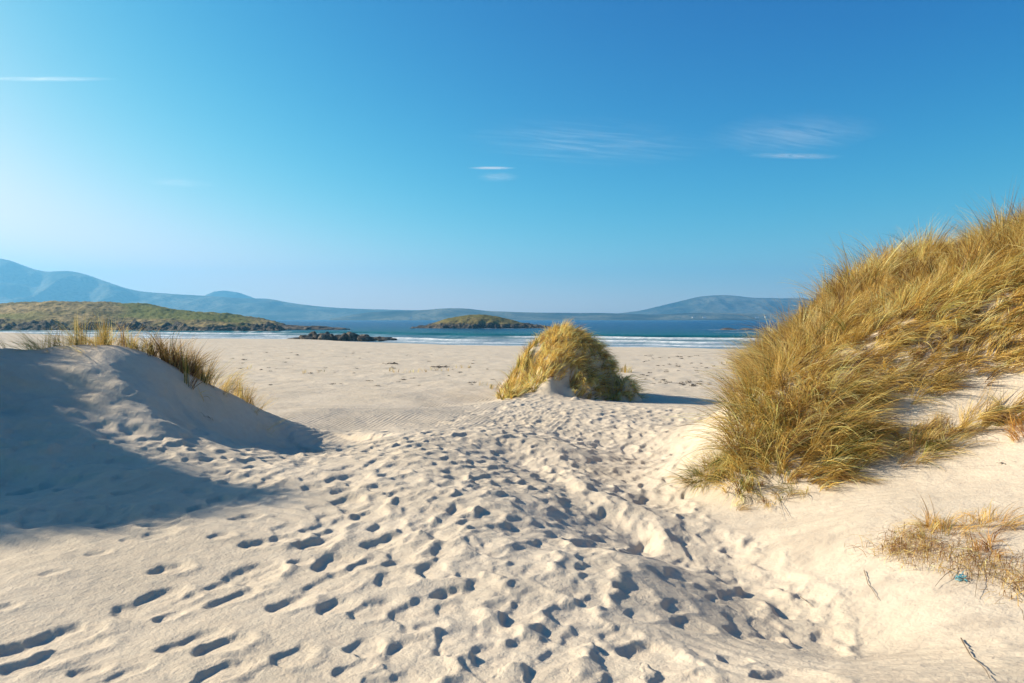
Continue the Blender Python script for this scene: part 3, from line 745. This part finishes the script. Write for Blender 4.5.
A = merge(lst); og = (HM['x'], HM['y'], 1.5)
o = link('hummock_grass', build_blades('hummock_grass', A, og, 5), m_grass); o.location = og
tag(o, 'shaggy mop of golden marram grass draped over the lone sand hummock mid beach', 'grass clump')
print('hummock blades', len(A['x']), len(cell))
# short tufts around it
tuft(492, 388, 70, .2, .4, 'short pale tuft at the left foot of the grassy hummock', 'small tufts by the hummock', wk=.3, lift=(1.2, .2), droop=(.5, .2), width=.012, spread=(.35, .3, 5))
tuft(628, 372, 160, .2, .55, 'spiky dark grass tuft at the right foot of the grassy hummock', 'small tufts by the hummock', wk=.3, lift=(1.2, .2), droop=(.5, .2), width=.014, green=.3, straw=.5, spread=(.4, .3, 5))

# --- left dune crest
GL = 'grass tufts along the left dune crest'
def crest_pt(px, back=.15):
    d = np.linspace(9, 17, 400); x = xpix(px, d); z = H(x, d); py = HOR + (CAMZ - z) / d * F
    k = int(np.argmin(py)); return float(xpix(px, d[k] + back)), float(d[k] + back)
kw = dict(wk=.55, wind=(1, .1), lift=(1.15, .25), droop=(.55, .3), width=.0065)
tuft(0, 0, 245, .25, 0.59, 'low sparse straw tuft at the left frame edge on the left dune crest', GL, xy=crest_pt(20), green=.15, straw=.75, spread=(0.47, 0.19, 10), wk=.5, wind=(-1, 0), lift=(.6, .3), droop=(.6, .3), width=.006)
tuft(0, 0, 327, .2, 0.72, 'leaning straw tuft left of the tallest tuft on the left dune crest', GL, xy=crest_pt(52), green=.25, straw=.65, spread=(0.30, 0.24, 10), wk=.5, wind=(-1, .1), lift=(.75, .3), droop=(.5, .3), width=.006)
tuft(0, 0, 655, .18, .72, 'tallest and densest green gold tuft on top of the left dune', GL, xy=crest_pt(88), green=.35, straw=.6, spread=(0.27, 0.24, 10), wk=.35, wind=(-.6, .1), lift=(1.15, .25), droop=(.5, .3), width=.0065)
tuft(0, 0, 273, .18, 0.56, 'yellow tuft right of the tallest tuft on the left dune top', GL, xy=crest_pt(112), green=.3, straw=.6, spread=(0.24, 0.24, 8), **{**kw, 'wk': .2})
tuft(0, 0, 126, .18, 0.38, 'very thin short tuft between the tallest and the dark brown tuft on the crest', GL, xy=crest_pt(140), green=.3, straw=.6, spread=(0.30, 0.16, 8), **{**kw, 'wk': .2})
tuft(0, 0, 573, .16, .78, 'dark brown spiky tuft on the right shoulder of the left dune', GL, xy=crest_pt(172, .1), green=.25, straw=.25, spread=(0.22, 0.16, 10), **{**kw, 'wk': .15, 'width': .010, 'lift': (1.3, .25), 'tint': (.8, .75, .7)})
tuft(0, 0, 627, .16, .78, 'dark bushy tuft where the left dune ridge starts to drop', GL, xy=crest_pt(190, .1), green=.25, straw=.25, spread=(0.20, 0.19, 10), **{**kw, 'wk': .25, 'width': .010, 'lift': (1.2, .25), 'tint': (.8, .75, .7)})
tuft(0, 0, 300, .2, .78, 'open pale tuft with arching stems below the dark bushy tuft on the ridge', GL, xy=crest_pt(210, .3), green=.1, straw=.85, spread=(0.27, 0.24, 10), **{**kw, 'droop': (1.0, .3)})
tuft(0, 0, 273, .2, 0.62, 'pale straw tuft halfway down the left dune ridge', GL, xy=crest_pt(228, .5), green=.1, straw=.85, spread=(0.30, 0.32, 10), **kw)
tuft(0, 0, 327, .2, 0.56, 'lowest straw tuft near the bottom of the left dune ridge', GL, xy=crest_pt(248, .25), green=.1, straw=.7, spread=(0.30, 0.19, 10), **kw)
tuft(205, 408, 9, .1, .5, 'few dry stems lying on the shaded face of the left dune', xy=hit(203, 402), wk=.1, lift=(.3, .2), droop=(.5, .3), width=.007, sub=3, spread=(.2, .2, 3))

lst = []
for _ in range(260):          # marram added on the unseen left dune to soften and dapple its shadow edge
    x = random.uniform(-15, -9.9); y = random.uniform(7.5, 14.5)
    if float(H(x, y)) < 4.7 or x / y > -.86: continue
    lst.append(tuft_arrays(x, y, 60, .22, random.uniform(.5, .8), (.8, -.4), .5, (1.0, .25), (.9, .3), .012, sub=6))
A = merge(lst); og = (-12, 10, 0)
o = link('shadow_edge_grass', build_blades('shadow_edge_grass', A, og, 4), m_grass); o.location = og
tag(o, 'marram grass added on the unseen left dune to soften its shadow edge', 'dune grass', kind='stuff')

# --- small tufts out on the flat beach
GB = 'sparse short tufts out on the flat beach'
lab = ['tiny sparse straw tuft growing on the flat open beach left of the hummock']
beach_t = [(392, 371, 26), (399, 372, 26), (407, 373, 22), (416, 372, 14), (424, 372, 16), (434, 370, 18), (447, 371, 8), (461, 368, 12), (469, 368, 8), (482, 386, 10), (303, 373, 8), (318, 372, 8), (246, 369, 8)]
for (px, py, n) in beach_t:
    tuft(px, py, n, .22, .36, lab[0], GB, wk=.2, lift=(1.25, .2), droop=(.5, .2), width=.018, sub=5, spread=(.18, .15, 3), green=.1, straw=.85)
tuft(735, 364, 90, .3, .45, 'low straw tuft on the flat beach just left of the big dune', wk=.2, lift=(1.1, .2), droop=(.5, .2), width=.02, sub=6, spread=(.3, .2, 5), green=.2, straw=.7)
tuft(757, 361, 160, .4, .7, 'taller straw tuft on the beach half hidden behind the big dune edge', wk=.2, lift=(1.1, .2), droop=(.5, .2), width=.02, sub=6, spread=(.35, .25, 6), green=.2, straw=.7)

# ------------------------------------------------------------------ bits and sticks
m_weed, t, b = material('dry_seaweed'); t.set(b.inputs['Base Color'], t.mix(t.noise(t.pos(), 20, 3), c4(.035, .028, .022), c4(.10, .075, .05))); b.inputs['Roughness'].default_value = .8
m_stick, t, b = material('grey_stick'); t.set(b.inputs['Base Color'], t.mix(t.noise(t.scalev(t.pos(), (30, 30, 30)), 1, 3), c4(.12, .085, .05), c4(.26, .19, .12))); b.inputs['Roughness'].default_value = .85
m_blue, t, b = material('blue_rope'); t.set(b.inputs['Base Color'], t.mix(t.noise(t.pos(), 60, 2), c4(.06, .30, .40), c4(.14, .42, .48))); b.inputs['Roughness'].default_value = .5

def weed_mesh(seed, size):
    r = np.random.default_rng(seed); V = []; Fc = []; k = 0
    for _ in range(7):       # crumpled strap-like fronds with thickness
        n = 6; a = r.uniform(0, 6.28); p = np.zeros((n, 3)); p[0] = r.normal(0, .15, 3) * size; p[0, 2] = 0
        for i in range(1, n):
            a += r.normal(0, .7); p[i] = p[i - 1] + size * .28 * np.array([math.cos(a), math.sin(a), 0]); p[i, 2] = abs(r.normal(.10, .10)) * size
        wv = size * .08; sd = np.array([-math.sin(a), math.cos(a), .3]) * wv; up = np.array([0, 0, wv * .5])
        for i in range(n):
            V += [p[i] - sd, p[i] + sd, p[i] + sd + up, p[i] - sd + up]
        for i in range(n - 1):
            for q in range(4): Fc.append((k + i * 4 + q, k + i * 4 + (q + 1) % 4, k + i * 4 + 4 + (q + 1) % 4, k + i * 4 + 4 + q))
        Fc.append((k, k + 3, k + 2, k + 1)); Fc.append((k + n * 4 - 4, k + n * 4 - 3, k + n * 4 - 2, k + n * 4 - 1)); k += n * 4
    return mesh_from('weed', np.array(V), Fc, False)
wm = [weed_mesh(i, 1.0) for i in range(6)]
for w_ in wm: w_.materials.append(m_weed)
def weed(px, py, s, label, group=None, name='seaweed_scrap', cat='seaweed'):
    x, y = hit(px, py); o = bpy.data.objects.new(name, random.choice(wm)); col.objects.link(o)
    o.location = (x, y, float(H(x, y)) - .01); o.rotation_euler = (0, 0, random.uniform(0, 6)); o.scale = (s, s, s)
    tag(o, label, cat, group); return o
weed(391, 364, .42, 'largest dark seaweed heap on the flat beach beside the sparse straw tufts')
weed(437, 367, .30, 'dark seaweed heap on the flat beach left of the pair to its right')
weed(444, 367, .34, 'dark seaweed heap on the flat beach nearest to the grassy hummock')
GW = 'small dark seaweed bits scattered on the flat beach'
for _ in range(150):
    px = random.choice([random.uniform(230, 500), random.uniform(640, 735)]); py = random.uniform(352, 386)
    weed(px, py, random.uniform(.07, .17) * (1.0 if py > 360 else 1.3), 'tiny dark bit of dry seaweed on the pale flat sand', GW)
weed(896, 531, .045, 'small dark seaweed bit on sand just above the left end of the brown litter')
weed(888, 539, .03, 'tiniest dark seaweed bit at the upper left corner of the brown litter')
weed(945, 522, .03, 'dark seaweed bit left of the golden tuft in the litter')
weed(1005, 463, .05, 'black seaweed bit on bare sand below the orange brown tuft')
weed(1018, 462, .03, 'small black seaweed bit right beside the larger one near the right edge')
weed(848, 612, .035, 'dark seaweed bit lying in the smooth hollow floor at lower right')
weed(1016, 588, .05, 'dark seaweed knot at the right edge under the brown litter')

def tube(name, pts, rad, mat, label, cat, nside=7, group=None, twigs=()):
    def sweep(pts, rad):
        pts = np.array(pts, float); n = len(pts); V = []
        for i in range(n):
            d = pts[min(i + 1, n - 1)] - pts[max(i - 1, 0)]; d /= np.linalg.norm(d)
            s = np.cross(d, (0, 0, 1)); s /= np.linalg.norm(s) + 1e-9; u = np.cross(s, d)
            rr = rad * (1 - .6 * i / (n - 1)) * (1 + .15 * math.sin(i * 2.3))
            for q in range(nside):
                a = 2 * math.pi * q / nside; V.append(pts[i] + (s * math.cos(a) + u * math.sin(a)) * rr)
        f = []
        for i in range(n - 1):
            for q in range(nside): f.append((i * nside + q, i * nside + (q + 1) % nside, (i + 1) * nside + (q + 1) % nside, (i + 1) * nside + q))
        return V, f
    V, Fc = sweep(pts, rad)
    for tw in twigs:
        v2, f2 = sweep(tw, rad * .6); k = len(V); V += v2; Fc += [tuple(i + k for i in ff) for ff in f2]
    o0 = np.array(pts[0]); me = mesh_from(name, np.array(V) - o0, Fc, True); o = link(name, me, mat); o.location = o0
    tag(o, label, cat, group); return o
def gpath(pl, lift=.012, n=6, bow=0):
    out_ = []
    for (a, b_) in zip(pl[:-1], pl[1:]):
        pa = hit(*a); pb = hit(*b_)
        for i in range(n):
            f = i / n; x = pa[0] * (1 - f) + pb[0] * f; y = pa[1] * (1 - f) + pb[1] * f
            out_.append((x, y, float(H(x, y)) + lift + bow * math.sin(math.pi * f)))
    x, y = hit(*pl[-1]); out_.append((x, y, float(H(x, y)) + lift)); return out_
tube('stick', gpath([(961, 641), (972, 660), (990, 682)], .014, 5, .01), .0045, m_stick, 'long thin bare stick on the smooth sand at the bottom right corner', 'stick')
tube('stick', gpath([(864, 572), (868, 586), (878, 602)], .012, 4, .008), .0035, m_stick, 'short dark stick on the sand below the left end of the brown litter', 'stick')
tube('stick', gpath([(800, 598), (812, 608)], .010, 4, .004), .003, m_stick, 'tiny twig lying in the smooth hollow floor', 'stick')
tube('root_strand', gpath([(770, 490), (778, 500), (790, 520)], .02, 4, .01), .004, m_stick, 'bare branching root strand hanging down the sand under the dune grass', 'root', twigs=[gpath([(778, 500), (784, 522)], .02, 4), gpath([(778, 500), (800, 505)], .02, 4)])
tube('stick', gpath([(955, 572), (935, 590)], .02, 4, .02), .003, m_stick, 'straight dead stem poking out of the brown litter towards lower left', 'stick')
tube('stick', gpath([(980, 568), (975, 600)], .02, 4, .02), .003, m_stick, 'dark dead stem hanging down from the litter beside the blue rope scrap', 'stick')
tube('stick', gpath([(985, 575), (1023, 604)], .02, 5, .03), .0045, m_stick, 'thick dead stem slanting down to the right frame edge', 'stick')
# blue rope scrap: a small knot with frayed ends
x, y = hit(961, 581); z = float(H(x, y)); pts_ = []
for i in range(40):
    a = i * .62; rr = .022 + .012 * math.sin(i * 1.7)
    pts_.append((x + rr * math.cos(a) * 1.2, y + rr * math.sin(a), z + .022 + .016 * math.sin(i * .9)))
tube('rope_scrap', pts_, .0045, m_blue, 'small knotted scrap of turquoise blue rope caught in the brown litter', 'rope scrap',
     twigs=[[(x, y, z + .02), (x - .03, y - .03, z + .03), (x - .05, y - .05, z + .02)], [(x, y, z + .02), (x + .01, y - .05, z + .02), (x - .01, y - .08, z + .01)], [(x, y, z + .03), (x + .03, y + .02, z + .06), (x + .05, y + .02, z + .07)]])

# ------------------------------------------------------------------ clouds (outside the haze)
def cloud(name, px, py, alt, w, d, h, dens, label, stretch=(1, 4, 1), rz=0, seed=0, thr=.42):
    stretch = (stretch[0] * 1.7, stretch[1] * 1.3, 1); thr += .10; dens *= .8
    el = (HOR - py) / F; D_ = (alt - CAMZ) / el; x = xpix(px, D_)
    import bmesh
    bm = bmesh.new(); bmesh.ops.create_icosphere(bm, subdivisions=4, radius=1)
    for v in bm.verts:
        k = 1 + .35 * float(vnoise(v.co.x * 2 + seed, v.co.y * 2 + v.co.z, 501)); v.co *= k; v.co.y += .35 * v.co.x * float(vnoise(seed, 1.5, 502))
    me = bpy.data.meshes.new(name); bm.to_mesh(me); bm.free()
    o = link(name, me); o.location = (x, D_, alt); o.scale = (w, d, h); o.rotation_euler = (0, 0, rz)
    m = bpy.data.materials.new(name); m.use_nodes = True; t = NT(m.node_tree)
    t.n.remove(t.n['Principled BSDF']); vol = t.new('ShaderNodeVolumePrincipled')
    tc = t.new('ShaderNodeTexCoord').outputs['Object']
    ln = t.new('ShaderNodeVectorMath', operation='LENGTH'); t.l.new(tc, ln.inputs[0])
    fall = t.math('POWER', t.rng(ln.outputs['Value'], 1, .1, 0, 1), 1.6)
    mp = t.new('ShaderNodeMapping'); t.l.new(tc, mp.inputs[0]); mp.inputs['Scale'].default_value = stretch; mp.inputs['Location'].default_value = (seed, seed * 1.7, 0)
    nz = t.rng(t.noise(mp.outputs[0], 1.6, 6, .68, .8), thr, thr + .3, 0, 1)
    t.set(vol.inputs['Density'], t.math('MULTIPLY', t.math('MULTIPLY', fall, nz), dens * 1.9))
    vol.inputs['Color'].default_value = (1, 1, 1, 1); vol.inputs['Anisotropy'].default_value = .2
    t.l.new(vol.outputs[0], t.n['Material Output'].inputs['Volume']); me.materials.append(m)
    tag(o, label, 'cloud'); return o
cloud('contrail', 45, 79, 1800, 620, 60, 12, .016, 'thin straight white vapour trail in the blue at upper left', (1.2, .6, 1), 0, 3, .25)
cloud('cloud', 492, 168, 1700, 300, 70, 14, .03, 'small bright dash of cloud high over the middle of the bay', (2.4, 1, 1), 0, 5, .2)
cloud('cloud', 498, 177, 1650, 300, 330, 20, .005, 'soft faint veil hanging just under the small bright cloud dash', (1, 4, 1), .3, 9, .3)
cloud('cloud', 795, 156, 1700, 640, 160, 14, .014, 'long bright feathery cloud streak in the upper right sky', (2.4, 2, 1), .1, 15, .3)
cloud('cloud', 790, 136, 1900, 1150, 950, 20, .0042, 'faint slanting veil above the bright feathery streak', (.8, 4, 1), .5, 25, .3)
cloud('cloud', 590, 144, 1800, 1700, 1100, 20, .0048, 'broad faint fibrous wisp between the bright dash and the feathery streak', (.9, 4.5, 1), .35, 31, .36)
cloud('cloud', 180, 183, 1700, 500, 400, 20, .003, 'very faint pale smudge of cloud above the headland at left', (1, 3, 1), .1, 41, .32)

# ------------------------------------------------------------------ haze
import bmesh
bm = bmesh.new(); bmesh.ops.create_cube(bm, size=1); me = bpy.data.meshes.new('haze'); bm.to_mesh(me); bm.free()
hz = link('haze', me); zb, zt_ = -8.0, 440.0
hz.location = (0, 2700, (zb + zt_) / 2); hz.scale = (12400, 6800, zt_ - zb)
m = bpy.data.materials.new('haze'); m.use_nodes = True; t = NT(m.node_tree); t.n.remove(t.n['Principled BSDF'])
v = t.new('ShaderNodeVolumePrincipled'); v.inputs['Density'].default_value = 2.3e-4; v.inputs['Color'].default_value = (.18, .54, .88, 1); v.inputs['Anisotropy'].default_value = .3
t.l.new(v.outputs[0], t.n['Material Output'].inputs['Volume']); me.materials.append(m)
tag(hz, kind='stuff'); hz['label'] = 'thin blue sea air haze over the bay'; hz['category'] = 'haze'

# ------------------------------------------------------------------ light, world, camera
sd = bpy.data.lights.new('sun', 'SUN'); sd.energy = 5.0; sd.angle = R(.55); sd.color = (1, .885, .71)
so = bpy.data.objects.new('sun', sd); col.objects.link(so)
from mathutils import Vector
dirv = Vector((math.sin(SUN_AZ) * math.cos(SUN_EL), math.cos(SUN_AZ) * math.cos(SUN_EL), math.sin(SUN_EL)))
so.rotation_euler = dirv.to_track_quat('Z', 'Y').to_euler()
W = bpy.data.worlds.new('World'); C.world = W; W.use_nodes = True
t = NT(W.node_tree); bg = t.n['Background']
sky = t.new('ShaderNodeTexSky', sky_type='NISHITA'); sky.sun_disc = False; sky.sun_elevation = SUN_EL; sky.sun_rotation = SUN_AZ
sky.air_density = 0.6; sky.dust_density = 0.6; sky.ozone_density = 2.5; sky.altitude = 0
sp = t.new('ShaderNodeSeparateColor'); t.l.new(sky.outputs[0], sp.inputs[0]); cb = t.new('ShaderNodeCombineColor')
for k, (amp, ref, gm) in enumerate(((1.22, 3.3, 3.6), (1.09, 3.65, 1.85), (1.01, 4.05, 1.12))):      # clear, deep blue air with a soft roll-off towards the horizon
    v_ = t.math('POWER', t.math('DIVIDE', sp.outputs[k], ref), gm)
    v_ = t.math('SUBTRACT', 1.0, t.math('POWER', math.exp(-1), v_))
    t.l.new(t.math('MULTIPLY', v_, 5.18 * amp), cb.inputs[k])
t.l.new(cb.outputs[0], bg.inputs[0]); bg.inputs[1].default_value = .10

cd = bpy.data.cameras.new('camera'); cam = bpy.data.objects.new('camera', cd); col.objects.link(cam)
cam.location = (0, 0, CAMZ); cam.rotation_euler = (R(90), 0, 0)
cd.sensor_width = 36; cd.lens = 36 * F / 1024; cd.shift_y = -(341.5 - HOR) / 1024
cd.clip_start = .1; cd.clip_end = 40000
C.camera = cam
vs = C.view_settings; vs.view_transform = 'Standard'; vs.look = 'None'; vs.gamma = 1; vs.use_curve_mapping = False; vs.exposure = 1.0
C.render.engine = 'CYCLES'
cy = C.cycles; cy.volume_step_rate = .3; cy.use_denoising = True; cy.max_bounces = 6; cy.diffuse_bounces = 3; cy.glossy_bounces = 2; cy.transmission_bounces = 4; cy.volume_bounces = 1; cy.transparent_max_bounces = 8
cy.sample_clamp_indirect = 4
